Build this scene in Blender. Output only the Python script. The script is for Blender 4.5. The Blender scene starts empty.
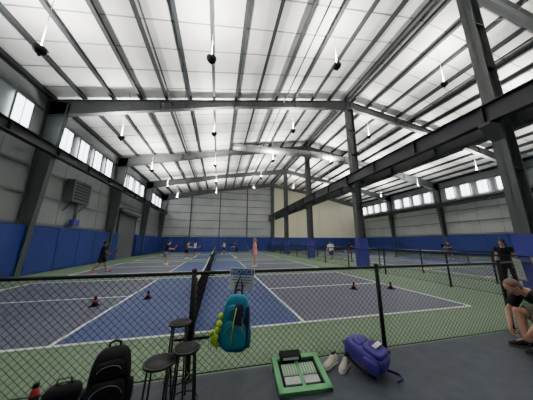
import bpy, bmesh, math, random
from mathutils import Vector as V, Matrix, Euler
random.seed(7)
scene = bpy.context.scene
COL = scene.collection

# ------------------------------------------------------------ materials
def mat(name, col, rough=0.6, metal=0.0, var=0.08, scale=6.0, bump=0.0, emit=0.0, ecol=None, spec=0.5):
    m = bpy.data.materials.new(name); m.use_nodes = True
    nt = m.node_tree; b = nt.nodes['Principled BSDF']
    b.inputs['Roughness'].default_value = rough
    b.inputs['Metallic'].default_value = metal
    b.inputs['Specular IOR Level'].default_value = spec
    tc = nt.nodes.new('ShaderNodeTexCoord')
    n = nt.nodes.new('ShaderNodeTexNoise'); n.inputs['Scale'].default_value = scale
    n.inputs['Detail'].default_value = 4
    nt.links.new(tc.outputs['Object'], n.inputs['Vector'])
    r = nt.nodes.new('ShaderNodeValToRGB')
    r.color_ramp.elements[0].position = 0.3; r.color_ramp.elements[1].position = 0.7
    lo = [max(0, c * (1 - var)) for c in col]; hi = [min(1, c * (1 + var)) for c in col]
    r.color_ramp.elements[0].color = (*lo, 1); r.color_ramp.elements[1].color = (*hi, 1)
    nt.links.new(n.outputs['Fac'], r.inputs['Fac'])
    nt.links.new(r.outputs['Color'], b.inputs['Base Color'])
    if bump:
        bp = nt.nodes.new('ShaderNodeBump'); bp.inputs['Strength'].default_value = bump
        bp.inputs['Distance'].default_value = 0.02
        nt.links.new(n.outputs['Fac'], bp.inputs['Height'])
        nt.links.new(bp.outputs['Normal'], b.inputs['Normal'])
    if emit:
        b.inputs['Emission Color'].default_value = (*(ecol or col), 1)
        b.inputs['Emission Strength'].default_value = emit
    return m

M = {}
M['roof'] = mat('roof_insulation', (0.60, 0.60, 0.575), 0.5, 0.0, 0.14, 0.9, 0.35)
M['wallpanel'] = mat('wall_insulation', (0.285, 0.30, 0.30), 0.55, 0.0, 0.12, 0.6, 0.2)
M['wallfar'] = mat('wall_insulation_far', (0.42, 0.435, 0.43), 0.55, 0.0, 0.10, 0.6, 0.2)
M['cream'] = mat('cream_liner', (0.76, 0.72, 0.54), 0.6, 0, 0.03, 0.5)
M['steel'] = mat('painted_steel', (0.078, 0.085, 0.088), 0.5, 0.1, 0.10, 2)
M['steel_d'] = mat('dark_steel', (0.028, 0.031, 0.034), 0.5, 0.1, 0.1, 2)
M['purlin'] = mat('purlin_steel', (0.024, 0.027, 0.030), 0.6, 0.0, 0.1, 2, spec=0.2)
M['strap'] = mat('strap_steel', (0.22, 0.23, 0.23), 0.5, 0.1, 0.05, 2)
M['pad'] = mat('blue_wall_padding', (0.016, 0.036, 0.21), 0.55, 0, 0.1, 1.5, 0.1)
M['padp'] = mat('column_padding', (0.040, 0.040, 0.28), 0.5, 0, 0.08, 3)
M['green'] = mat('court_green', (0.122, 0.188, 0.115), 0.55, 0, 0.08, 1.2, spec=0.3)
M['court'] = mat('court_slate_blue', (0.086, 0.093, 0.138), 0.5, 0, 0.08, 1.0, spec=0.3)
M['kitchen'] = mat('court_kitchen_blue', (0.036, 0.060, 0.180), 0.5, 0, 0.08, 1.0, spec=0.3)
M['line'] = mat('line_white', (0.85, 0.85, 0.83), 0.6, 0, 0.04, 8)
M['walk'] = mat('walkway_slate', (0.056, 0.065, 0.085), 0.6, 0, 0.16, 5, 0.05, spec=0.3)
M['window'] = mat('window_daylight', (0.9, 0.95, 1.0), 0.3, 0, 0.02, 2, emit=7)
M['white'] = mat('white_paint', (0.78, 0.78, 0.76), 0.5, 0, 0.03, 5)
M['black'] = mat('black_vinyl', (0.010, 0.010, 0.011), 0.5, 0, 0.2, 5, spec=0.3)
M['blackm'] = mat('black_metal', (0.014, 0.014, 0.016), 0.35, 0.3, 0.2, 5)
M['netm'] = mat('net_cord', (0.012, 0.012, 0.014), 0.8)
M['duct'] = mat('galvanised_duct', (0.30, 0.32, 0.33), 0.4, 0.4, 0.08, 3)
M['unit'] = mat('unit_grey', (0.12, 0.13, 0.135), 0.5, 0.2, 0.08, 3)
M['door'] = mat('rollup_door_metal', (0.15, 0.16, 0.17), 0.5, 0.2, 0.06, 2)
M['lampglow'] = mat('lamp_glow', (1, 0.97, 0.9), 0.4, 0, 0.0, 2, emit=12)
M['teal'] = mat('teal_fabric', (0.010, 0.20, 0.30), 0.7, 0, 0.15, 20, 0.1)
M['navy'] = mat('navy_fabric', (0.010, 0.022, 0.07), 0.7, 0, 0.15, 20, 0.1)
M['purple'] = mat('purple_fabric', (0.050, 0.028, 0.25), 0.6, 0, 0.2, 14, 0.15)
M['bblack'] = mat('black_fabric', (0.011, 0.011, 0.013), 0.8, 0, 0.3, 20, 0.2, spec=0.2)
M['ball'] = mat('ball_yellow', (0.66, 0.88, 0.06), 0.5, 0, 0.05, 20)
M['zip'] = mat('zip_grey', (0.25, 0.26, 0.26), 0.4, 0.5)
M['greenp'] = mat('green_plastic', (0.12, 0.40, 0.17), 0.45, 0, 0.06, 10)
M['lgrey'] = mat('light_grey_mat', (0.58, 0.60, 0.58), 0.7, 0, 0.12, 30)
M['sole'] = mat('shoe_sole', (0.72, 0.70, 0.64), 0.6)
M['cream_shoe'] = mat('shoe_cream', (0.70, 0.66, 0.56), 0.65, 0, 0.08, 15)
M['red'] = mat('red_plastic', (0.42, 0.03, 0.03), 0.45)
M['orange'] = mat('orange_paper', (0.75, 0.35, 0.12), 0.6)
M['sblue'] = mat('sign_blue', (0.02, 0.10, 0.42), 0.5)
M['skin'] = mat('skin_light', (0.54, 0.29, 0.20), 0.5, 0, 0.06, 12)
M['skin2'] = mat('skin_tan', (0.36, 0.19, 0.12), 0.5, 0, 0.06, 12)
M['lips'] = mat('lips', (0.30, 0.10, 0.08), 0.5)
M['eyew'] = mat('eye_white', (0.7, 0.7, 0.68), 0.3)
M['eyed'] = mat('eye_dark', (0.02, 0.015, 0.012), 0.2)
M['hair'] = mat('hair_dark', (0.02, 0.014, 0.01), 0.6, 0, 0.3, 40)
M['hairb'] = mat('hair_blond', (0.35, 0.2, 0.09), 0.6, 0, 0.2, 40)
M['stub'] = mat('hair_stubble', (0.20, 0.11, 0.08), 0.7, 0, 0.2, 60)
M['tblack'] = mat('tee_black', (0.012, 0.012, 0.014), 0.8, 0, 0.2, 15, spec=0.2)
M['tnavy'] = mat('tee_navy', (0.02, 0.03, 0.09), 0.8)
M['twhite'] = mat('tee_white', (0.70, 0.70, 0.70), 0.8)
M['tpink'] = mat('tee_pink', (0.88, 0.36, 0.42), 0.8)
M['tgrey'] = mat('cloth_grey', (0.12, 0.12, 0.13), 0.8)
M['khaki'] = mat('cloth_khaki', (0.20, 0.18, 0.13), 0.8)
M['wood'] = mat('bench_wood', (0.20, 0.13, 0.07), 0.6, 0, 0.2, 8)

# ------------------------------------------------------------ mesh builder
class MB:
    def __init__(s):
        s.v = []; s.f = []; s.m = []; s.mats = []; s.sm = []
    def mi(s, m):
        m = M[m] if isinstance(m, str) else m
        if m not in s.mats: s.mats.append(m)
        return s.mats.index(m)
    def add(s, vs, fs, m, smooth=False):
        o = len(s.v); k = s.mi(m)
        s.v += [tuple(x) for x in vs]
        for f in fs:
            s.f.append([i + o for i in f]); s.m.append(k); s.sm.append(smooth)
    def hexa(s, p, m):
        s.add(p, [(0, 3, 2, 1), (4, 5, 6, 7), (0, 1, 5, 4), (1, 2, 6, 5), (2, 3, 7, 6), (3, 0, 4, 7)], m)
    def box(s, lo, hi, m, R=None, about=None):
        x0, y0, z0 = lo; x1, y1, z1 = hi
        p = [V(q) for q in [(x0, y0, z0), (x1, y0, z0), (x1, y1, z0), (x0, y1, z0), (x0, y0, z1), (x1, y0, z1), (x1, y1, z1), (x0, y1, z1)]]
        if R is not None:
            c = V(about) if about is not None else (V(lo) + V(hi)) / 2
            p = [c + R @ (q - c) for q in p]
        s.hexa(p, m)
    def tube(s, pts, rads, m, seg=10, ref=(1, 0, 0), smooth=True, closed=False):
        pts = [V(p) for p in pts]; n = len(pts)
        if not isinstance(rads, (list,)): rads = [rads] * n
        vs = []; ref = V(ref); prev = None
        for i, p in enumerate(pts):
            if closed: t = pts[(i + 1) % n] - pts[i - 1]
            else: t = (pts[min(i + 1, n - 1)] - pts[max(i - 1, 0)])
            t.normalize()
            base = prev if prev is not None and ref.length == 0 else ref
            a = base - t * base.dot(t)
            if a.length < 0.05:
                q = V((0, 0, 1)) if abs(t.z) < 0.8 else V((0, 1, 0))
                a = (prev if prev is not None else q); a = a - t * a.dot(t)
            a.normalize(); prev = a; b = t.cross(a)
            r = rads[i]; ra, rb = (r if isinstance(r, tuple) else (r, r))
            for k in range(seg):
                w = 2 * math.pi * k / seg
                vs.append(p + a * (ra * math.cos(w)) + b * (rb * math.sin(w)))
        fs = []
        for i in range(n if closed else n - 1):
            j = (i + 1) % n
            for k in range(seg):
                k2 = (k + 1) % seg
                fs.append((i * seg + k, i * seg + k2, j * seg + k2, j * seg + k))
        if not closed:
            fs.append(tuple(reversed(range(seg)))); fs.append(tuple((n - 1) * seg + k for k in range(seg)))
        s.add(vs, fs, m, smooth)
    def ell(s, c, r, m, B=None, e=1.0, seg=16, rings=10, taper=0.0, smooth=True):
        c = V(c); vs = []
        def pw(x): return math.copysign(abs(x) ** e, x)
        for i in range(1, rings):
            ph = -math.pi / 2 + math.pi * i / rings
            for k in range(seg):
                th = 2 * math.pi * k / seg
                z = pw(math.sin(ph)); q = pw(math.cos(ph))
                tp = 1 - taper * (z + 1) / 2
                vs.append(V((r[0] * q * pw(math.cos(th)) * tp, r[1] * q * pw(math.sin(th)) * tp, r[2] * z)))
        vs.append(V((0, 0, -r[2]))); vs.append(V((0, 0, r[2])))
        if B is not None: vs = [B @ q for q in vs]
        vs = [c + q for q in vs]; fs = []
        for i in range(rings - 2):
            for k in range(seg):
                k2 = (k + 1) % seg
                fs.append((i * seg + k, i * seg + k2, (i + 1) * seg + k2, (i + 1) * seg + k))
        S = len(vs) - 2; N = S + 1; l = (rings - 2) * seg
        for k in range(seg):
            k2 = (k + 1) % seg
            fs.append((S, k2, k)); fs.append((N, l + k, l + k2))
        s.add(vs, fs, m, smooth)
    def obj(s, name, parent=None, remesh=None, smooth_it=2, xf=None):
        me = bpy.data.meshes.new(name)
        vs = s.v if xf is None else [tuple(xf @ V(p)) for p in s.v]
        me.from_pydata(vs, [], s.f)
        for q in s.mats: me.materials.append(q)
        me.polygons.foreach_set('material_index', s.m)
        me.polygons.foreach_set('use_smooth', s.sm)
        me.update()
        ob = bpy.data.objects.new(name, me); COL.objects.link(ob)
        if remesh:
            md = ob.modifiers.new('r', 'REMESH'); md.mode = 'VOXEL'; md.voxel_size = remesh; md.use_smooth_shade = True
            if smooth_it:
                sm = ob.modifiers.new('s', 'SMOOTH'); sm.iterations = smooth_it; sm.factor = 0.5
            dg = bpy.context.evaluated_depsgraph_get()
            me2 = bpy.data.meshes.new_from_object(ob.evaluated_get(dg))
            ob.modifiers.clear(); ob.data = me2
            if not me2.materials: me2.materials.append(s.mats[0])
            for p in me2.polygons: p.use_smooth = True
        if parent: ob.parent = parent
        return ob

def empty(name, loc=(0, 0, 0), rot=(0, 0, 0)):
    e = bpy.data.objects.new(name, None); e.location = loc; e.rotation_euler = rot
    e.empty_display_size = 0.2; COL.objects.link(e); return e

# ------------------------------------------------------------ dimensions
XL, XR, XM = -9.5, 28.7, 9.6
YB, YF = -4.0, 35.9
RIDGE = 12.9; SL = 0.178
def deck(x): return RIDGE - SL * abs(x - XM)
FR = [-3.5, 4.35, 12.2, 20.05, 27.9, 35.6]

# ------------------------------------------------------------ floor
b = MB(); b.box((XL, YB, -0.2), (XR, 2.95, 0), 'walk'); b.box((XL, 2.95, -0.2), (XR, YF, 0), 'green'); b.obj('floor')
def court(x0, y0):
    b = MB(); L = 13.4; W = 6.1; w = 0.06
    n = x0 + L / 2
    b.box((x0, y0, 0.0), (x0 + L, y0 + W, 0.003), 'court')
    b.box((n - 2.13, y0, 0.0), (n + 2.13, y0 + W, 0.006), 'kitchen')
    for yy in (y0, y0 + W): b.box((x0, yy - w / 2, 0), (x0 + L, yy + w / 2, 0.009), 'line')
    for xx in (x0, n - 2.13, n + 2.13, x0 + L): b.box((xx - w / 2, y0, 0), (xx + w / 2, y0 + W, 0.0095), 'line')
    b.box((x0, y0 + W / 2 - w / 2, 0), (n - 2.13, y0 + W / 2 + w / 2, 0.0088), 'line')
    b.box((n + 2.13, y0 + W / 2 - w / 2, 0), (x0 + L, y0 + W / 2 + w / 2, 0.0088), 'line')
    b.obj('pickleball_court')
    b = MB(); ya = y0 - 0.25; yb = y0 + W + 0.25; ym = (ya + yb) / 2
    for yy in (ya, yb):
        b.tube([(n, yy, 0.01), (n, yy, 0.95)], 0.035, 'blackm', 10)
        b.ell((n, yy, 0.95), (0.037, 0.037, 0.02), 'blackm', seg=10, rings=6)
        b.box((n - 0.28, yy - 0.03, 0.01), (n + 0.28, yy + 0.03, 0.04), 'blackm')
    b.tube([(n, ym, 0.01), (n, ym, 0.86)], 0.018, 'blackm', 8)
    def top(y): return 0.86 + 0.055 * abs(y - ym) / (ym - ya)
    N = 12
    for i in range(N):
        a = ya + (yb - ya) * i / N; c = ya + (yb - ya) * (i + 1) / N
        b.hexa([(n - .012, a, top(a) - .05), (n + .012, a, top(a) - .05), (n + .012, c, top(c) - .05), (n - .012, c, top(c) - .05),
                (n - .012, a, top(a)), (n + .012, a, top(a)), (n + .012, c, top(c)), (n - .012, c, top(c))], 'white')
    cell = 0.05; yy = ya + 0.03
    while yy < yb:
        b.tube([(n, yy, 0.06), (n, yy, top(yy) - 0.05)], 0.005, 'netm', 3, smooth=False); yy += cell
    z = 0.06
    while z < 0.82:
        b.tube([(n, ya, z), (n, yb, z)], 0.005, 'netm', 3, ref=(1, 0, 0), smooth=False); z += cell
    b.obj('pickleball_net')
for y0 in (4.2, 12.3, 20.4, 28.4):
    court(-7.05, y0)
for y0 in (4.2, 12.3, 20.4, 28.4):
    court(12.2, y0)

# ------------------------------------------------------------ walls
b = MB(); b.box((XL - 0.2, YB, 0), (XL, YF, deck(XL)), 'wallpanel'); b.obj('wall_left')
b = MB(); b.box((XR, YB, 0), (XR + 0.2, YF, deck(XR)), 'wallfar'); b.obj('wall_right')
def gable(y0, y1, xa, xb, m, name):
    b = MB()
    b.hexa([(xa, y0, 0), (xb, y0, 0), (xb, y1, 0), (xa, y1, 0), (xa, y0, deck(xa)), (xb, y0, deck(xb)), (xb, y1, deck(xb)), (xa, y1, deck(xa))], m)
    b.obj(name)
gable(YF, YF + 0.2, XL, XM, 'wallfar', 'wall_far_left')
gable(YF, YF + 0.2, XM, XR, 'cream', 'wall_far_right')
b = MB()
for xa, xb in ((XL, XM), (XM, XR)):
    b.hexa([(xa, YB - .2, 0), (xb, YB - .2, 0), (xb, YB, 0), (xa, YB, 0), (xa, YB - .2, deck(xa)), (xb, YB - .2, deck(xb)), (xb, YB, deck(xb)), (xa, YB, deck(xa))], 'wallfar')
b.obj('wall_back')
b = MB()
for xa, xb in ((XL - .2, XM), (XM, XR + .2)):
    za, zb = deck(xa), deck(xb)
    b.hexa([(xa, YB - .2, za), (xb, YB - .2, zb), (xb, YF + .2, zb), (xa, YF + .2, za), (xa, YB - .2, za + .15), (xb, YB - .2, zb + .15), (xb, YF + .2, zb + .15), (xa, YF + .2, za + .15)], 'roof')
b.obj('ceiling')
b = MB(); xs = []
k = 0.35
while k < 19: xs += [XM - k, XM + k]; k += 1.42
for x in xs:
    z = deck(x)
    b.box((x - .015, YB, z - .25), (x + .015, YF, z), 'purlin')
    b.box((x - .085, YB, z - .27), (x + .085, YF, z - .25), 'purlin')
b.obj('ceiling_purlins')
b = MB(); y = YB + 1
while y < YF:
    for xa, xb in ((XL, XM), (XM, XR)):
        za, zb = deck(xa) - .012, deck(xb) - .012
        w = .025
        b.hexa([(xa, y - w, za - .012), (xb, y - w, zb - .012), (xb, y + w, zb - .012), (xa, y + w, za - .012), (xa, y - w, za), (xb, y - w, zb), (xb, y + w, zb), (xa, y + w, za)], 'strap')
    y += 1.31
b.obj('ceiling_insulation_straps')

# ------------------------------------------------------------ steel frames
def beam(b, p1, p2, dn, s, d1, d2, fl, m, t=0.02, tf=0.03):
    def slab(a0, a1, c0, c1, w):
        b.hexa([a0 - s * w, a0 + s * w, c0 + s * w, c0 - s * w, a1 - s * w, a1 + s * w, c1 + s * w, c1 - s * w], m)
    slab(p1, p1 + dn * d1, p2, p2 + dn * d2, t / 2)
    slab(p1, p1 + dn * tf, p2, p2 + dn * tf, fl / 2)
    slab(p1 + dn * (d1 - tf), p1 + dn * d1, p2 + dn * (d2 - tf), p2 + dn * d2, fl / 2)
for i, y in enumerate(FR):
    b = MB(); Y = V((0, 1, 0))
    dz = 0.27
    for sgn in (-1, 1):
        def P(x): return V((XM + sgn * x, y, RIDGE - SL * x - dz))
        beam(b, P(0), P(9), V((0, 0, -1)), Y, .72, .50, .26, 'steel')
        beam(b, P(9), P(18.9), V((0, 0, -1)), Y, .50, .98, .26, 'steel')
        for x in (0.15, 4.5, 9, 13.5):
            q = P(x); b.box((q.x - .012, y - .13, q.z - .62), (q.x + .012, y + .13, q.z), 'steel')
        xo = XM + sgn * 19.0
        topz = deck(xo) - dz
        a = V((xo, y, topz)); c = V((xo, y, 0))
        beam(b, a, c, V((-sgn, 0, 0)), Y, .95, .40, .28, 'steel')
        for x in (3, 6, 9, 12, 15):
            q = P(x); b.tube([(q.x, y, q.z - .45), (q.x, y + .6, q.z + .05)], .02, 'steel', 5, smooth=False)
            b.tube([(q.x, y, q.z - .45), (q.x, y - .6, q.z + .05)], .02, 'steel', 5, smooth=False)
    b.obj('steel_frame')
    b = MB()
    beam(b, V((XM - .28, y, RIDGE - dz - .72)), V((XM - .28, y, 0)), V((1, 0, 0)), Y, .56, .56, .36, 'steel', .025, .035)
    b.box((XM - .36, y - .24, 6.3), (XM + .36, y + .24, 6.36), 'steel')
    b.box((XM - .36, y - .26, 11.8), (XM + .36, y + .26, 11.93), 'steel')
    b.hexa([(XM - .80, y - .16, 5.55), (XM - .28, y - .16, 5.05), (XM - .28, y + .16, 5.05), (XM - .80, y + .16, 5.55),
            (XM - .80, y - .16, 5.62), (XM - .28, y - .16, 5.62), (XM - .28, y + .16, 5.62), (XM - .80, y + .16, 5.62)], 'steel')
    for z in (2, 4, 8, 10): b.box((XM - .28, y - .17, z), (XM + .28, y + .17, z + .02), 'steel')
    b.box((XM - .34, y - .24, 0), (XM + .34, y + .24, 1.85), 'padp')
    b.obj('steel_column')
def runway(x, z0, z1, name):
    b = MB()
    beam(b, V((x, YB, z1)), V((x, YF, z1)), V((0, 0, -1)), V((1, 0, 0)), z1 - z0, z1 - z0, .30, 'steel_d', .03, .04)
    for y in [q + o for q in FR for o in (0, 2.6, 5.2)]:
        if y < YF: b.box((x - .14, y - .01, z0), (x + .14, y + .01, z1), 'steel_d')
    b.obj(name)
runway(XM - .62, 5.64, 6.34, 'crane_runway_beam')
runway(XM + .62, 5.64, 6.34, 'crane_runway_beam')
runway(XL + .95, 6.0, 6.5, 'crane_runway_beam')
runway(XR - .95, 6.0, 6.5, 'crane_runway_beam')

b = MB()
for z in (2.55, 4.0, 5.4, 6.8, 8.55):
    b.box((XL, YB, z), (XL + .12, YF, z + .02), 'steel_d'); b.box((XL + .1, YB, z - .05), (XL + .12, YF, z + .07), 'strap')
    b.box((XR - .12, YB, z), (XR, YF, z + .02), 'steel_d'); b.box((XR - .12, YB, z - .05), (XR - .10, YF, z + .07), 'strap')
y = YB + .9
while y < YF:
    if not 21.4 < y < 26:
        b.box((XL, y, 2.5), (XL + .012, y + .03, 8.9), 'strap'); b.box((XR - .012, y, 2.5), (XR, y + .03, 8.9), 'strap')
    y += 1.96
b.obj('wall_side_girts')
b = MB()
for z in (2.6, 3.9, 5.2, 6.5, 7.8, 9.1):
    b.box((XL, YF - .12, z), (XM, YF, z + .04), 'steel_d')
for z in (10.3, 11.4):
    xa = XM - (RIDGE - z) / SL + .3; b.box((xa, YF - .12, z), (XM, YF, z + .04), 'steel_d')
for x in (-4.7, 0.1, 4.9):
    b.box((x - .08, YF - .3, 0), (x + .08, YF, deck(x) - .9), 'steel')
b.obj('wall_far_girts')
b = MB()
for x in (14.5, 19.3, 24.1): b.box((x - .03, YF - .05, 2.4), (x + .03, YF, deck(x)), 'cream')
for z in (5, 8): b.box((XM, YF - .03, z), (XR, YF, z + .03), 'cream')
b.obj('trim_1')

b = MB()
PH = 2.42
def padrow(a, c, f, n):
    st = (c - a) / n
    for i in range(n): f(a + i * st + .012, a + (i + 1) * st - .012)
doorL = (21.7, 25.8)
padrow(YB, 21.6, lambda p, q: b.box((XL, p, .05), (XL + .45, q, PH), 'pad'), 14)
padrow(25.9, YF, lambda p, q: b.box((XL, p, .05), (XL + .45, q, PH), 'pad'), 6)
b.obj('wall_padding_left')
b = MB(); padrow(XL + .45, XR - .45, lambda p, q: b.box((p, YF - .35, .05), (q, YF, PH), 'pad'), 22); b.obj('wall_padding_far')
b = MB(); padrow(YB, YF, lambda p, q: b.box((XR - .45, p, .05), (XR, q, PH), 'pad'), 22); b.obj('wall_padding_right')

# roll-up door
b = MB(); y0, y1 = doorL
XD = XL + .13
z = 0
while z < 4.3:
    b.box((XD, y0 + .1, z), (XD + .10, y1 - .1, z + .17), 'door'); b.box((XD, y0 + .1, z + .17), (XD + .06, y1 - .1, z + .2), 'steel_d'); z += .2
for yy in (y0, y1 - .12): b.box((XD, yy, 0), (XD + .16, yy + .12, 4.5), 'steel')
b.box((XD, y0, 4.35), (XD + .45, y1, 4.85), 'steel')
b.tube([(XD + .3, y0 - .1, 4.6), (XD + .3, y1 + .1, 4.6)], .2, 'door', 14)
b.obj('door_1')

# windows
wn = 1
def window(x, y0, y1, z0, z1, sgn):
    global wn
    b = MB(); xa, xb = sorted((x, x + sgn * .05)); xc, xd = sorted((x, x + sgn * .07))
    b.box((xa, y0, z0), (xb, y1, z1), 'window')
    for p, q in ((y0 - .05, y0), (y1, y1 + .05), ((y0 + y1) / 2 - .012, (y0 + y1) / 2 + .012)): b.box((xc, p, z0 - .05), (xd, q, z1 + .05), 'strap')
    for p, q in ((z0 - .05, z0), (z1, z1 + .05)): b.box((xc, y0, p), (xd, y1, q), 'strap')
    b.obj('window_%d' % wn); wn += 1
for i in range(len(FR) - 1):
    for o in (1.15, 2.8, 4.45, 6.1):
        y = FR[i] + o
        window(XL + .12, y, y + .86, 7.05, 8.35, 1)
        window(XR - .12, y, y + .86, 7.05, 8.35, -1)

# wall air unit
b = MB(); x = XL + .05
b.box((x, 14.6, 4.1), (x + .5, 16.3, 5.5), 'unit')
for k in range(6): b.box((x + .5, 14.75, 4.25 + k * .2), (x + .53, 16.15, 4.35 + k * .2), 'steel_d')
b.tube([(x + .3, 15.5, 4.1), (x + .3, 15.5, 3.0)], .09, 'unit', 10)
b.box((x + .2, 15.2, 2.6), (x + .45, 15.8, 3.0), 'padp')
for yy in (14.8, 16.1): b.tube([(x, yy, 3.5), (x + .45, yy, 4.1)], .03, 'steel', 6)
b.obj('wall_ventilation_unit')

# ceiling duct
b = MB(); pts = [(1.0 + k * 1.4, 19.1, min(11.15, 11.25 - max(0, (1 + k * 1.4) - 9.6) * .1)) for k in range(11)]
b.tube(pts, .36, 'duct', 16, ref=(0, 1, 0))
for p in pts:
    b.tube([(p[0] - .03, p[1], p[2]), (p[0] + .03, p[1], p[2])], .385, 'steel', 16, ref=(0, 1, 0))
    b.tube([p, (p[0], p[1], deck(p[0]) - .1)], .012, 'steel', 5)
b.obj('ceiling_ventilation_duct')
b = MB()
for x in (-3.2, 4.1, 14.6): b.tube([(x, YB, deck(x) - .55), (x, YF, deck(x) - .55)], .045, 'steel_d', 6)
b.obj('ceiling_sprinkler_pipes')

# ------------------------------------------------------------ lamps
def highbay(x, y, power):
    z = deck(x) - 2.4
    b = MB()
    b.tube([(x, y, z + .12), (x, y, deck(x) - .02)], .012, 'white', 5)
    prof = [(.05, -.10), (.11, -.07), (.17, .0), (.195, .09)]
    b.tube([(x, y, z + h) for r, h in prof], [r for r, h in prof], 'blackm', 18)
    b.tube([(x, y, z + .09), (x, y, z + .12)], [.2, .2], 'blackm', 18)
    b.tube([(x, y, z + .121), (x, y, z + .135)], [.18, .17], 'lampglow', 18)
    b.ell((x, y, z - .12), (.05, .05, .06), 'blackm', seg=10, rings=6)
    ob = b.obj('high_bay_uplight')
    l = bpy.data.lights.new('uplight', 'AREA'); l.shape = 'DISK'; l.size = .36; l.energy = power; l.color = (1, .97, .91)
    l.spread = math.radians(158)
    o = bpy.data.objects.new('lamp', l); o.location = (x, y, z + .2); o.rotation_euler = (math.pi, 0, 0); COL.objects.link(o); o.parent = ob
for y in (1.2, 7.0, 12.8, 18.6, 24.4, 30.2):
    for x in (-6, -.6, 5.1, 11.8, 17.5, 23.4):
        highbay(x, y, 450)

# ------------------------------------------------------------ chain-link fences
def fence(name, p0, p1, H=1.2, posts=(), sp=.08, wr=.0025):
    p0 = V(p0); p1 = V(p1); L = (p1 - p0).length; u = (p1 - p0) / L; nrm = V((-u.y, u.x, 0))
    b = MB()
    b.tube([p0 + V((0, 0, H)), p1 + V((0, 0, H))], .022, 'black', 8)
    b.tube([p0 + V((0, 0, .05)), p1 + V((0, 0, .05))], .007, 'black', 5)
    for s in posts:
        q = p0 + u * s
        b.tube([q, q + V((0, 0, H + .02))], .03, 'black', 10)
        b.ell(q + V((0, 0, H + .03)), (.036, .036, .03), 'black', seg=10, rings=6)
        b.tube([q, q + V((0, 0, .012))], .07, 'black', 10)
        for z in (.3, .6, .9): b.tube([q + V((0, 0, z)), q + V((0, 0, z + .02))], .034, 'black', 10)
    z0, z1 = .04, H - .01; h = z1 - z0
    for d in (1, -1):
        a = -h
        while a < L:
            s0, s1 = a, a + h; t0, t1 = 0., 1.
            if s0 < 0: t0 = -s0 / h
            if s1 > L: t1 = (L - s0) / h
            if t1 > t0:
                za, zb = z0 + h * t0, z0 + h * t1
                sa, sb = s0 + h * t0, s0 + h * t1
                if d < 0: za, zb = z1 - h * t0, z1 - h * t1
                o = nrm * (.002 * d)
                b.tube([p0 + u * sa + V((0, 0, za)) + o, p0 + u * sb + V((0, 0, zb)) + o], wr, 'black', 3, ref=tuple(nrm), smooth=False)
            a += sp
    b.obj(name)
FY = 2.9
fence('chain_link_fence', (-8.9, FY, 0), (8.4, FY, 0), posts=[.1, 3.0, 5.8, 8.62, 11.42, 14.2, 17.2])
fence('chain_link_fence', (8.4, FY + .1, 0), (8.4, 35.3, 0), posts=[3 * k + .05 for k in range(11)], sp=.1, wr=.003)
fence('chain_link_fence', (10.8, FY + .1, 0), (10.8, 35.3, 0), posts=[3 * k + .05 for k in range(11)], sp=.12, wr=.003)

# ------------------------------------------------------------ text helper
def text(s, size, m, parent, loc, rot, name, align='CENTER'):
    cu = bpy.data.curves.new(name, 'FONT'); cu.body = s; cu.size = size; cu.align_x = align; cu.align_y = 'CENTER'; cu.extrude = .0005
    o = bpy.data.objects.new(name, cu); COL.objects.link(o)
    dg = bpy.context.evaluated_depsgraph_get(); me = bpy.data.meshes.new_from_object(o.evaluated_get(dg))
    bpy.data.objects.remove(o)
    o = bpy.data.objects.new(name, me); me.materials.clear(); me.materials.append(M[m]); COL.objects.link(o)
    o.location = loc; o.rotation_euler = rot; o.parent = parent; return o

e = empty('notice_sign', (.34, FY - .04, 1.115), (0, math.radians(4), 0))
b = MB(); b.box((-.165, -.004, -.135), (.165, .004, .135), 'white'); b.box((-.155, -.006, .05), (.155, -.003, .125), 'sblue')
for k, (w, h) in enumerate(((.11, .009), (.13, .009), (.10, .009), (.06, .007))):
    b.box((-w, -.006, .015 - k * .035), (w, -.003, .015 - k * .035 + h), 'sblue' if k < 2 else 'tblack')
for x in (-.15, .15): b.tube([(x, .0, .125), (x, .015, .135)], .003, 'zip', 5)
b.obj('sign_board', e)
text('NOTICE', .078, 'white', e, (0, -.0075, .087), (math.pi / 2, 0, 0), 'sign_text')

def board(e, m2=None):
    b = MB(); b.box((-.21, -.006, -.23), (.21, .006, .2), 'tgrey'); b.box((-.195, -.009, -.215), (.195, -.005, .175), 'white')
    b.box((-.06, -.02, .17), (.06, 0, .215), 'zip')
    for k in range(5): b.box((-.15, -.0105, .1 - k * .06), (.12 - .02 * (k % 3), -.0085, .106 - k * .06), 'tgrey')
    if m2: b.box((.04, -.011, -.19), (.17, -.0085, -.11), m2)
    b.obj('board', e)
e = empty('clipboard', (5.66, FY - .09, 1.11), (math.radians(-6), math.radians(9), math.radians(12))); board(e)
e = empty('clipboard', (6.17, FY - .10, 1.08), (math.radians(-4), math.radians(14), math.radians(12))); board(e, 'orange')

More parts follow.
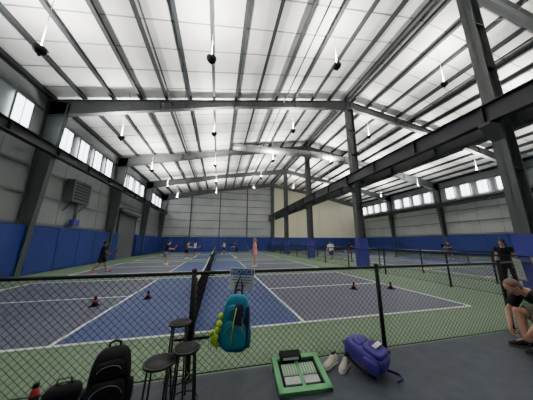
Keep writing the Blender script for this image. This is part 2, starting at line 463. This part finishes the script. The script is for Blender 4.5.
# ------------------------------------------------------------ bags
def backpack(name, loc, rot, W, D, H, main, pocket, strapm):
    e = empty(name, loc, rot)
    b = MB()
    b.ell((0, 0, H * .5), (W / 2, D / 2, H / 2), main, e=.55, seg=28, rings=18, taper=.18)
    b.ell((0, -D * .42, H * .32), (W * .40, D * .24, H * .25), pocket, e=.55, seg=24, rings=14, taper=.1)
    b.ell((0, -D * .36, H * .70), (W * .33, D * .20, H * .15), pocket, e=.6, seg=24, rings=12, taper=.1)
    for s in (-1, 1):
        b.ell((s * W * .46, 0, H * .25), (W * .09, D * .3, H * .18), pocket, e=.6, seg=14, rings=10)
        pts = [V((s * W * .16, D * .42, H * .93)), V((s * W * .22, D * .60, H * .80)), V((s * W * .27, D * .64, H * .55)), V((s * W * .34, D * .58, H * .3)), V((s * W * .40, D * .42, H * .1))]
        b.tube(pts, [(.028, .009)] * 5, strapm, 8)
    def arc(rx, cz, rz, y, a0, a1, m='zip', r=.003):
        n = 14; b.tube([(rx * math.cos(a0 + (a1 - a0) * i / n), y - 0, cz + rz * math.sin(a0 + (a1 - a0) * i / n)) for i in range(n + 1)], r, m, 5, ref=(0, 1, 0))
    arc(W * .33, H * .34, H * .17, -D * .645, .1, math.pi - .1)
    arc(W * .25, H * .70, H * .09, -D * .555, .1, math.pi - .1)
    b.tube([(-.05, D * .2, H * .96), (-.045, D * .2, H * 1.05), (0, D * .2, H * 1.08), (.045, D * .2, H * 1.05), (.05, D * .2, H * .96)], [(.008, .012)] * 5, strapm, 8, ref=(0, 1, 0))
    b.obj('bag_body', e)
    return e
backpack('black_backpack', (-.98, 2.60, 0.0), (math.radians(-4), 0, math.radians(14)), .38, .26, .54, 'bblack', 'bblack', 'black')

e = backpack('teal_backpack', (.235, 2.70, .34), (0, math.radians(4), math.radians(-10)), .36, .20, .62, 'teal', 'teal', 'navy')
b = MB()
b.ell((.03, -.075, .30), (.07, .05, .25), 'navy', e=.6, seg=18, rings=12)
b.ell((.12, -.02, .28), (.05, .08, .24), 'navy', e=.7, seg=16, rings=12)
b.tube([(-.03, -.128, .12), (-.02, -.134, .35), (.0, -.115, .5)], .006, 'ball', 6)
b.tube([(.085, -.118, .14), (.085, -.125, .33), (.07, -.105, .48)], .005, 'zip', 6)
b.tube([(-.05, .05, .54), (-.04, .1, .70), (.0, .15, .82), (.04, .1, .70), (.05, .05, .54)], [(.014, .004)] * 5, 'navy', 8)
b.obj('bag_trim', e)
b = MB()
for k, (dx, dz) in enumerate(((0, 0), (-.015, .075), (.0, .15), (.01, .225), (-.045, .035), (-.055, .12), (.02, .30))):
    c = (-.20 + dx, -.04 - .02 * (k % 2), .08 + dz)
    b.ell(c, (.037, .037, .037), 'ball', seg=14, rings=10)
    for a in range(5):
        w = a * 1.256; b.ell((c[0] + .02 * math.cos(w), c[1] - .031, c[2] + .02 * math.sin(w)), (.0035, .002, .0035), 'navy', seg=6, rings=4)
for k in range(6):
    w = k * math.pi / 3; b.tube([(-.215 + .07 * math.cos(w), -.05 + .06 * math.sin(w), .03), (-.215 + .075 * math.cos(w), -.05 + .06 * math.sin(w), .22), (-.18 + .02 * math.cos(w), -.04, .42)], .002, 'navy', 4)
b.obj('ball_bag', e)

e = backpack('purple_backpack', (0, 0, 0), (0, 0, 0), .38, .24, .50, 'purple', 'purple', 'black')
R = Euler((math.radians(-72), 0, 0)).to_matrix(); R2 = Euler((0, 0, math.radians(28))).to_matrix()
e.rotation_euler = (R2 @ R).to_euler(); e.location = (2.0, 2.30, .15)
b = MB(); b.box((-.09, -.178, .13), (.09, -.172, .18), 'white'); b.obj('bag_mark', e)
b = MB(); b.tube([(2.08, 2.5, .06), (2.16, 2.46, .02), (2.24, 2.38, .014), (2.2, 2.30, .012), (2.1, 2.27, .012)], [(.016, .005)] * 5, 'purple', 8, ref=(0, 0, 1))
o = b.obj('strap'); o.parent = e; bpy.context.view_layer.update(); o.matrix_parent_inverse = e.matrix_world.inverted()

e = empty('small_duffel_bag', (-1.44, 2.76, 0), (0, 0, math.radians(8)))
b = MB(); b.ell((0, 0, .10), (.15, .09, .10), 'bblack', e=.6, seg=24, rings=14)
b.tube([(-.07, 0, .18), (-.05, 0, .25), (.05, 0, .25), (.07, 0, .18)], .009, 'black', 8)
b.tube([(-.13, 0, .17), (0, 0, .203), (.13, 0, .17)], .004, 'zip', 5); b.obj('bag_body', e)
e = empty('water_bottle', (-1.66, 2.74, 0), (0, 0, 0))
b = MB(); b.tube([(0, 0, 0), (0, 0, .02), (0, 0, .17), (0, 0, .2), (0, 0, .215)], [.03, .036, .036, .024, .022], 'red', 14)
b.tube([(0, 0, .215), (0, 0, .25)], [.026, .024], 'black', 14); b.tube([(0, 0, .06), (0, 0, .15)], .037, 'tblack', 14); b.obj('bottle', e)

# ------------------------------------------------------------ stools
def stool(x, y, h, r, name='bar_stool'):
    b = MB()
    b.tube([(x, y, h - .022), (x, y, h - .018), (x, y, h - .004), (x, y, h)], [r * .97, r, r, r * .96], 'blackm', 28)
    b.tube([(x, y, h), (x, y, h + .004)], [r * .86, r * .85], 'black', 28)
    n = 4; rb = r * 1.15
    for k in range(n):
        w = math.pi / 4 + k * math.pi / 2
        b.tube([(x + r * .8 * math.cos(w), y + r * .8 * math.sin(w), h - .02), (x + rb * math.cos(w), y + rb * math.sin(w), 0)], .0085, 'blackm', 8)
        b.ell((x + rb * math.cos(w), y + rb * math.sin(w), .008), (.012, .012, .008), 'black', seg=8, rings=5)
    rr = r * .8 + (rb - r * .8) * .7; zz = h * .3
    b.tube([(x + rr * math.cos(2 * math.pi * k / 24), y + rr * math.sin(2 * math.pi * k / 24), zz) for k in range(24)], .007, 'blackm', 6, ref=(0, 0, 1), closed=True)
    b.obj(name)
stool(-.36, 2.56, .75, .115); stool(-.24, 2.27, .62, .125); stool(-.45, 2.19, .57, .135)

# ------------------------------------------------------------ green shoe-cleaning tray
e = empty('shoe_cleaning_tray', (1.00, 2.35, .0), (math.radians(15), 0, math.radians(-4)))
b = MB(); W, L = .60, .48
for lo, hi in (((-W / 2, 0, 0), (W / 2, .06, .05)), ((-W / 2, L - .06, 0), (W / 2, L, .05)), ((-W / 2, 0, 0), (-W / 2 + .06, L, .05)), ((W / 2 - .06, 0, 0), (W / 2, L, .05))):
    b.box(lo, hi, 'greenp')
b.box((-W / 2 + .06, .06, .0), (W / 2 - .06, L - .06, .02), 'bblack')
b.box((-.2, .10, .02), (.2, .19, .035), 'lgrey'); b.box((-.2, .21, .02), (.2, .36, .035), 'lgrey')
for k in range(12): b.box((-.19 + k * .033, .215, .035), (-.178 + k * .033, .355, .042), 'greenp')
b.box((-.02, .06, .02), (.02, L - .06, .045), 'greenp')
for sx in (-1, 1): b.box((sx * (W / 2 - .03) - .02, L - .05, -.12), (sx * (W / 2 - .03) + .02, L - .01, 0), 'greenp')
b.box((-.20, L - .10, .05), (.06, L + .0, .11), 'tblack'); b.box((-.17, L - .104, .065), (.03, L - .099, .095), 'white')
b.obj('tray', e)

# ------------------------------------------------------------ shoes
def shoe(mb, heel, fwd, up, L, mu, ms, high=1.0):
    heel = V(heel); f = V(fwd).normalized(); u = V(up); u = (u - f * u.dot(f)).normalized(); s = f.cross(u)
    st = [(0.0, .26, .22), (.04, .32, .34), (.15, .36, .40), (.3, .35, .40), (.42, .36, .33), (.55, .40, .27), (.7, .43, .21), (.85, .40, .17), (.95, .29, .13), (1.0, .14, .08)]
    def loft(st, z0, m, hs=1.0, ws=1.0):
        seg = 14; vs = []
        for t, w, h in st:
            hw = w * .28 * L * ws / .75 * .62 * 1.6; hh = h * L * hs
            for k in range(seg):
                a = 2 * math.pi * k / seg; c, sn = math.cos(a), math.sin(a)
                x = hw * math.copysign(abs(c) ** .7, c); z = z0 + hh * (.5 + .5 * math.copysign(abs(sn) ** .8, sn))
                if sn > 0: x *= 1 - .35 * sn
                vs.append(heel + f * (t * L) + s * x + u * z)
        fs = []
        for i in range(len(st) - 1):
            for k in range(seg):
                k2 = (k + 1) % seg; fs.append((i * seg + k, i * seg + k2, (i + 1) * seg + k2, (i + 1) * seg + k))
        fs.append(tuple(reversed(range(seg)))); fs.append(tuple((len(st) - 1) * seg + k for k in range(seg)))
        mb.add(vs, fs, m, True)
    loft(st, .02 * L / .28, mu, high)
    so = [(t * 1.02 - .01, w * 1.1, .10) for t, w, h in st]
    loft(so, 0, ms)
    B = Matrix((s, f, u)).transposed()
    mb.ell(heel + f * (.2 * L) + u * (.40 * L * high + .018), (.026 * L / .28, .055 * L / .28, .010), 'tblack', B=B, seg=12, rings=6)
    for k in range(4):
        c = heel + f * ((.42 + .07 * k) * L) + u * ((.36 - .035 * k) * L * high + .012)
        mb.tube([c - s * .022, c + u * .006, c + s * .022], .004, 'white', 5, ref=tuple(f))
e = empty('white_sneaker', (1.64, 2.81, 0)); b = MB(); shoe(b, (0, 0, 0), (-.86, -.45, 0), (0, 0, 1), .28, 'cream_shoe', 'sole'); b.obj('shoe', e)
e = empty('white_sneaker', (1.78, 2.74, 0)); b = MB(); shoe(b, (0, 0, 0), (-.80, -.60, .0), (0, 0, 1), .28, 'cream_shoe', 'sole'); b.obj('shoe', e)

def cone(x, y):
    b = MB(); b.box((x - .09, y - .09, 0.0095), (x + .09, y + .09, .03), 'tblack')
    b.tube([(x, y, .03), (x, y, .10)], [.07, .05], 'tblack', 14); b.tube([(x, y, .10), (x, y, .16)], [.05, .034], 'red', 14)
    b.tube([(x, y, .16), (x, y, .24)], [.034, .014], 'tblack', 14); b.obj('training_cone')
for p in ((-2.98, 6.4), (-1.88, 6.8), (4.65, 6.5), (5.93, 6.24)): cone(*p)

# ------------------------------------------------------------ people
def hand(mb, wrist, d, n, sc, curl, m, thumb_side=1):
    d = V(d).normalized(); n = V(n); n = (n - d * n.dot(d)).normalized(); s = d.cross(n) * thumb_side
    wrist = V(wrist); B = Matrix((s, d, n)).transposed()
    mb.ell(wrist + d * .05 * sc, (.042 * sc, .055 * sc, .016 * sc), m, B=B, e=.85, seg=14, rings=10)
    mb.tube([wrist - d * .03 * sc, wrist + d * .03 * sc], [(.027 * sc, .021 * sc), (.034 * sc, .017 * sc)], m, 10, ref=tuple(s))
    for k, (off, ln) in enumerate(((.030, .072), (.010, .080), (-.010, .075), (-.029, .060))):
        p = wrist + d * .085 * sc + s * off * sc; ang = curl * .35
        pts = [p - d * .02 * sc, p]
        for j, q in enumerate((.45, .32, .25)):
            a = ang + curl * (.5 + .55 * j)
            p = p + (d * math.cos(a) + n * math.sin(a) + s * off * .8).normalized() * ln * q * sc; pts.append(p)
        mb.tube(pts, [.0095 * sc, .0095 * sc, .0088 * sc, .0080 * sc, .0065 * sc], m, 8, ref=tuple(s))
        mb.ell(pts[-1], (.0065 * sc,) * 3, m, seg=8, rings=6)
    p = wrist + d * .03 * sc + s * .03 * sc; q = p + (d * .6 + s * .75 + n * .25).normalized() * .035 * sc
    r = q + (d * .8 + s * .25 + n * (.3 + .4 * curl)).normalized() * .03 * sc; t = r + (d * .8 + n * (.5 * curl) - s * .1).normalized() * .024 * sc
    mb.tube([p, q, r, t], [.014 * sc, .012 * sc, .0105 * sc, .008 * sc], m, 8, ref=tuple(n)); mb.ell(t, (.008 * sc,) * 3, m, seg=8, rings=6)

def person(name, loc, yaw, J, skin='skin', hair='hair', shirt='tblack', shorts='tblack', shoes='white', sc=1.0, build=1.0, fem=False, long_legs=False,
           hf=None, voxel=.013, paddle=None, hairstyle='short', curl=.7, hand_n=None, thumbs=(1, -1)):
    e = empty(name, loc, (0, 0, yaw)); e.scale = (sc, sc, sc)
    g = build; P = V(J['pelvis']); C = V(J['chest']); N = V(J['neck']); u = (N - P).normalized()
    H = V(J['head']); hf = V(hf if hf else (0, 1, 0)).normalized(); hu = (H - N).normalized(); hu = (hu - hf * hu.dot(hf)).normalized(); hr = hf.cross(hu)
    B = Matrix((hr, hf, hu)).transposed()
    sm = skin
    tor = [(P - u * .07, (.12 * g, .10 * g)), (P, (.155 * g, .115 * g)), (P + (C - P) * .45, (.132 * g * (.92 if fem else 1), .10 * g)), (C, (.160 * g, .118 * g)), (C + (N - C) * .5, (.170 * g, .108 * g)), (C + (N - C) * .78, (.125 * g, .08 * g)), (N, (.066, .064))]
    b = MB()
    b.tube([p for p, r in tor], [r for p, r in tor], sm, 16)
    b.tube([N - u * .03, N + (H - N) * .6], [.064, .058], sm, 12)
    b.ell(H + hu * .025, (.076, .095, .095), sm, B=B, seg=20, rings=14)
    b.ell(H - hu * .045 + hf * .018, (.058, .068, .075), sm, B=B, seg=16, rings=12)
    b.ell(H - hu * .095 + hf * .052, (.026, .024, .020), sm, B=B, seg=12, rings=8)
    b.tube([H + hu * .02 + hf * .085, H - hu * .012 + hf * .105, H - hu * .03 + hf * .108, H - hu * .038 + hf * .085], [.010, .013, .017, .012], sm, 8, ref=tuple(hr))
    b.ell(H + hu * .03 + hf * .075, (.055, .022, .012), sm, B=B, seg=12, rings=8)
    for s in (-1, 1): b.ell(H + hr * (s * .077) - hf * .005 - hu * .005, (.012, .02, .032), sm, B=B, seg=10, rings=8)
    for i, s in enumerate((-1, 1)):
        k = 'LR'[i]; S = V(J['sh' + k]); E = V(J['el' + k]); W = V(J['wr' + k]); hp = V(J['hip' + k]); kn = V(J['kn' + k]); an = V(J['an' + k])
        ag = g * (.85 if fem else 1)
        b.ell(S, (.062 * g,) * 3, sm, seg=12, rings=10)
        b.tube([C + (N - C) * .5, S], [.08 * g, .058 * g], sm, 10)
        b.tube([S, S + (E - S) * .35, E, E + (W - E) * .25, W], [.056 * ag, .052 * ag, .040 * ag, .043 * ag, .027], sm, 12)
        b.ell(E, (.041 * ag,) * 3, sm, seg=10, rings=8)
        b.tube([P + (hp - P) * .5, hp + (kn - hp) * .12, hp + (kn - hp) * .5, kn], [.105 * g, .095 * g, .078 * g, .056 * g], sm, 14)
        b.ell(kn, (.057 * g,) * 3, sm, seg=12, rings=10)
        sd = (an - kn); bk = V((0, -1, 0)); bk = (bk - sd.normalized() * bk.dot(sd.normalized()))
        b.tube([kn, kn + sd * .3 + bk * .015, kn + sd * .65 + bk * .005, an, an + sd.normalized() * .04], [.054 * g, .060 * g, .043 * g, .036, .036], sm, 12)
    b.obj('body', e, remesh=voxel)
    b = MB()
    for i, s in enumerate((-1, 1)):
        k = 'LR'[i]; E = V(J['el' + k]); W = V(J['wr' + k]); d = W - E
        n = V(hand_n[i]) if hand_n else V((-s * .9, .4, 0))
        d2 = J.get('hd' + k); hand(b, W, V(d2) if d2 else d, n, 1.0, curl, sm, thumbs[i])
    b.obj('hands', e, remesh=.005 if voxel < .01 else .006, smooth_it=1)
    b = MB()
    for s in (-1, 1):
        b.ell(H + hr * (s * .032) + hf * .083 + hu * .005, (.013, .008, .008), 'eyew', B=B, seg=10, rings=8)
        b.ell(H + hr * (s * .032) + hf * .090 + hu * .005, (.006, .003, .006), 'eyed', B=B, seg=8, rings=6)
        b.tube([H + hr * (s * .016) + hf * .092 + hu * .028, H + hr * (s * .034) + hf * .092 + hu * .033, H + hr * (s * .052) + hf * .078 + hu * .027], .004, hair, 6, ref=tuple(hu))
    b.tube([H + hr * -.024 + hf * .074 - hu * .063, H + hf * .087 - hu * .060, H + hr * .024 + hf * .074 - hu * .063], [(.004, .005), (.007, .006), (.004, .005)], 'lips', 8, ref=tuple(hu))
    b.obj('face', e)
    b = MB()
    off = .012 if hairstyle != 'buzz' else .003
    b.ell(H + hu * (.035) - hf * .012, (.078 + off, .092 + off, .092 + off), hair, B=B, seg=20, rings=14)
    b.ell(H - hu * .02 - hf * .045, (.070 + off * .7, .052 + off, .07), hair, B=B, seg=16, rings=10)
    if hairstyle == 'pony':
        b.ell(H + hu * .05 - hf * .11, (.03, .03, .03), hair, B=B)
        b.tube([H + hu * .05 - hf * .11, H - hf * .16 - hu * .02, H - hf * .15 - hu * .12, H - hf * .13 - hu * .2], [.025, .03, .026, .01], hair, 10)
    if hairstyle == 'long':
        b.tube([H - hf * .05 + hu * .03, H - hf * .07 - hu * .1, H - hf * .075 - hu * .22], [(.088, .05), (.095, .045), (.08, .03)], hair, 14, ref=tuple(hr))
    if hairstyle == 'cap':
        b.ell(H + hf * .11 + hu * .05, (.06, .06, .008), hair, B=B)
    b.obj('hair', e, remesh=.008, smooth_it=3)
    b = MB(); o = .016
    st = [(P - u * .05, (.150 * g + o, .112 * g + o)), (P, (.155 * g + o, .115 * g + o)), (P + (C - P) * .45, (.140 * g * (.94 if fem else 1) + o, .106 * g + o)), (C, (.160 * g + o, .118 * g + o)), (C + (N - C) * .5, (.170 * g + o, .108 * g + o)), (C + (N - C) * .80, (.115 * g + o, .078 * g + o)), (N - u * .03, (.072, .070))]
    b.tube([p for p, r in st], [r for p, r in st], shirt, 18)
    for i in (0, 1):
        k = 'LR'[i]; S = V(J['sh' + k]); E = V(J['el' + k]); f = .72 if not fem else .45
        b.tube([C + (N - C) * .55, S], [.085 * g + o, .060 * g + o], shirt, 12); b.ell(S, (.063 * g + o,) * 3, shirt, seg=12, rings=10)
        b.tube([S, S + (E - S) * f], [.058 * g + o, .054 * g + o + .004], shirt, 12)
    b.obj('shirt', e, remesh=max(voxel, .009))
    b = MB(); o2 = .012
    b.tube([P - u * .09, P - u * .02, P + u * .05], [(.150 * g + o2, .118 * g + o2), (.158 * g + o2, .118 * g + o2), (.148 * g + o2, .108 * g + o2)], shorts, 16)
    for i in (0, 1):
        k = 'LR'[i]; hp = V(J['hip' + k]); kn = V(J['kn' + k]); an = V(J['an' + k]); f = .45 if fem else .82
        pts = [P + (hp - P) * .5, hp + (kn - hp) * .12, hp + (kn - hp) * f]; rr = [.11 * g + o2, .103 * g + o2, (.088 if not fem else .098) * g + o2]
        b.tube(pts, rr, shorts, 14)
        if long_legs:
            b.tube([hp + (kn - hp) * .5, kn, kn + (an - kn) * .9], [.088 * g, .07 * g, .058], shorts, 14); b.ell(kn, (.07 * g,) * 3, shorts, seg=10, rings=8)
    b.obj('trousers' if long_legs else 'shorts', e, remesh=max(voxel, .009))
    b = MB()
    for i in (0, 1):
        k = 'LR'[i]; an = V(J['an' + k]); ff = V(J.get('ft' + k, (0, 1, 0))).normalized()
        b.tube([an + V((0, 0, .05)), an + V((0, 0, -.02))], [.040, .043], 'twhite' if shoes != 'black' else 'tblack', 10)
        upv = V((0, 0, 1)) - ff * ff.z
        shoe(b, an - ff * .065 - upv.normalized() * .085, ff, upv, .285, shoes, 'sole' if shoes != 'black' else 'tgrey', 1.0)
    b.obj('shoes', e)
    if paddle:
        b = MB(); W = V(J['wr' + paddle]); E = V(J['el' + paddle]); d = (W - E).normalized(); c = W + d * .07
        pd = V((0, .75, .55)); pd = (pd - d * pd.dot(d) * .6).normalized()
        sd = pd.cross(d).normalized(); nn = pd.cross(sd)
        b.tube([c - pd * .06, c + pd * .08], .016, 'tblack', 10)
        B2 = Matrix((sd, nn, pd)).transposed()
        b.ell(c + pd * .20, (.10, .009, .135), 'red' if random.random() < .4 else 'tblack', B=B2, e=.5, seg=20, rings=14)
        b.obj('paddle', e)
    return e

def stand(lean=.1, thL=(.05, 0), thR=(-.05, 0), knL=.1, knR=.1, aL=(.2, -.1, .3), aR=(.2, -.1, .3), spread=.04, headpitch=0):
    th, sh, ua, fa = .43, .42, .285, .255
    legs = {}
    for k, s, t, kb in (('L', -1, thL[0], knL), ('R', 1, thR[0], knR)):
        hip = V((s * .095, 0, 0)); out = s * spread
        kn = hip + V((out, math.sin(t), -math.cos(t))).normalized() * th
        an = kn + V((out * .7, math.sin(t - kb), -math.cos(t - kb))).normalized() * sh
        legs[k] = (hip, kn, an)
    low = min(legs['L'][2].z, legs['R'][2].z)
    pz = .088 - low
    P = V((0, 0, pz + .02)); u = V((0, math.sin(lean), math.cos(lean)))
    J = dict(pelvis=P, chest=P + u * .30, neck=P + u * .53)
    J['head'] = J['neck'] + (u + V((0, .25 + headpitch, .5))).normalized() * .158
    for k, s, a in (('L', -1, aL), ('R', 1, aR)):
        S = P + u * .465 + V((s * .175, 0, 0))
        E = S + V((s * a[1], math.sin(a[0]), -math.cos(a[0]))).normalized() * ua
        q = a[0] + a[2]
        W = E + V((-s * .25 * min(1, a[2]), math.sin(q), -math.cos(q))).normalized() * fa
        J['sh' + k], J['el' + k], J['wr' + k] = S, E, W
        for n, p in zip(('hip', 'kn', 'an'), legs[k]): J[n + k] = p + V((0, 0, pz))
        lift = J['an' + k].z - .088
        J['ft' + k] = (s * .12, 1, -min(.9, lift * 3.2))
    return J
ready = lambda: stand(.35, (.45, 0), (.35, 0), .65, .55, (.5, .25, 1.1), (.5, .25, 1.0), .16)
walk = lambda: stand(.08, (.42, 0), (-.25, 0), .12, .35, (-.35, .12, .35), (.45, .12, .6), .02)
idle = lambda: stand(.04, (.04, 0), (-.02, 0), .05, .05, (.05, .14, .25), (.15, .14, .9), .06)

r = math.radians
person('pickleball_player', (-5.98, 12.8, .004), r(-70), walk(), skin='skin2', shirt='tblack', shorts='tblack', shoes='red', sc=.97, paddle='R')
person('pickleball_player', (-3.7, 16.2, .004), r(-80), ready(), skin='skin', shirt='tblack', shorts='tgrey', sc=1.0, paddle='R', hairstyle='cap')
person('pickleball_player', (-3.0, 21.2, .004), r(-100), ready(), skin='skin', shirt='tgrey', shorts='tblack', sc=1.0, paddle='R')
person('pickleball_player', (-2.35, 23.0, .007), r(-70), idle(), skin='skin2', shirt='twhite', shorts='tnavy', sc=.98, paddle='R')
person('pickleball_player', (1.97, 21.3, .007), r(90), ready(), skin='skin', shirt='tnavy', shorts='tblack', sc=1.0, paddle='R')
person('pickleball_player', (2.43, 13.5, .004), r(75), idle(), skin='skin', hair='hairb', shirt='tpink', shorts='tpink', sc=1.04, build=.95, fem=True, paddle='R', hairstyle='pony')
person('pickleball_player', (.9, 29.0, .007), r(100), walk(), skin='skin', shirt='twhite', shorts='tblack', paddle='R')
person('pickleball_player', (9.1, 15.3, 0), r(120), walk(), skin='skin', shirt='twhite', shorts='tnavy', hairstyle='cap', hair='tnavy')
person('pickleball_player', (15.8, 22.5, .004), r(-90), ready(), skin='skin2', shirt='tblack', shorts='tgrey', paddle='R')
person('pickleball_player', (5.9, 30.5, .004), r(95), ready(), skin='skin2', shirt='tblack', shorts='tblack', paddle='R')
person('pickleball_player', (21.5, 15.0, .004), r(95), ready(), skin='skin', shirt='tnavy', shorts='tblack', paddle='R')
person('spectator', (9.75, 5.1, 0), r(100), idle(), skin='skin', hair='hair', shirt='tblack', shorts='tblack', sc=.97, fem=True, long_legs=True, hairstyle='long')

# seated man tying his shoe
P = V((0, 0, .52)); L = r(50); u = V((0, math.sin(L), math.cos(L)))
J = dict(pelvis=P, chest=P + u * .28 + V((0, -.01, .03)), neck=P + u * .50)
J['head'] = J['neck'] + V((0, .13, .06))
for k, s in (('L', -1), ('R', 1)):
    J['sh' + k] = P + u * .44 + V((s * .18, 0, -.01)); J['el' + k] = V((s * .27, .47, .50)); J['wr' + k] = V((s * .16 , .56, .27))
    J['hip' + k] = V((s * .10, .02, .50)); J['kn' + k] = V((s * .17, .42, .51)); J['an' + k] = V((s * .12, .42, .09)); J['ft' + k] = (s * .12, 1, 0)
    J['hd' + k] = (-s * .35, .25, -1)
YW = r(60); HX, HY = 5.04, 2.14
person('seated_man', (HX, HY, 0), YW, J, skin='skin', hair='stub', shirt='tblack', shorts='khaki', shoes='black', voxel=.008,
       hf=(0, .72, -.62), hairstyle='buzz', curl=.8, hand_n=((.8, -.4, 0), (-.8, -.4, 0)), thumbs=(1, -1))
b = MB()
for k in range(3): b.box((-.50, -.22 + k * .13, .335), (.42, -.10 + k * .13, .365), 'wood')
for x in (-.42, .34):
    b.box((x - .02, -.22, .30), (x + .02, .16, .335), 'blackm')
    for y in (-.20, .14): b.tube([(x, y, .31), (x, y, 0)], .018, 'blackm', 8)
bo = b.obj('bench'); bo.location = (HX, HY, 0); bo.rotation_euler = (0, 0, YW)

# ------------------------------------------------------------ world + camera
w = bpy.data.worlds.new('world'); scene.world = w; w.use_nodes = True
w.node_tree.nodes['Background'].inputs[0].default_value = (.6, .7, .8, 1); w.node_tree.nodes['Background'].inputs[1].default_value = .5
th = math.atan(42 / 200); ps = math.radians(13.35)
F = V((math.cos(th) * math.sin(ps), math.cos(th) * math.cos(ps), math.sin(th)))
Rr = V((math.cos(ps), -math.sin(ps), 0)); U = Rr.cross(F)
cam = bpy.data.cameras.new('camera'); cam.sensor_width = 36; cam.sensor_fit = 'HORIZONTAL'; cam.lens = 36 * 200 / 533; cam.clip_start = .05; cam.clip_end = 200
co = bpy.data.objects.new('camera', cam); COL.objects.link(co)
mt = Matrix((Rr, U, -F)).transposed().to_4x4(); mt.translation = V((0, 0, 1.6)); co.matrix_world = mt
scene.camera = co
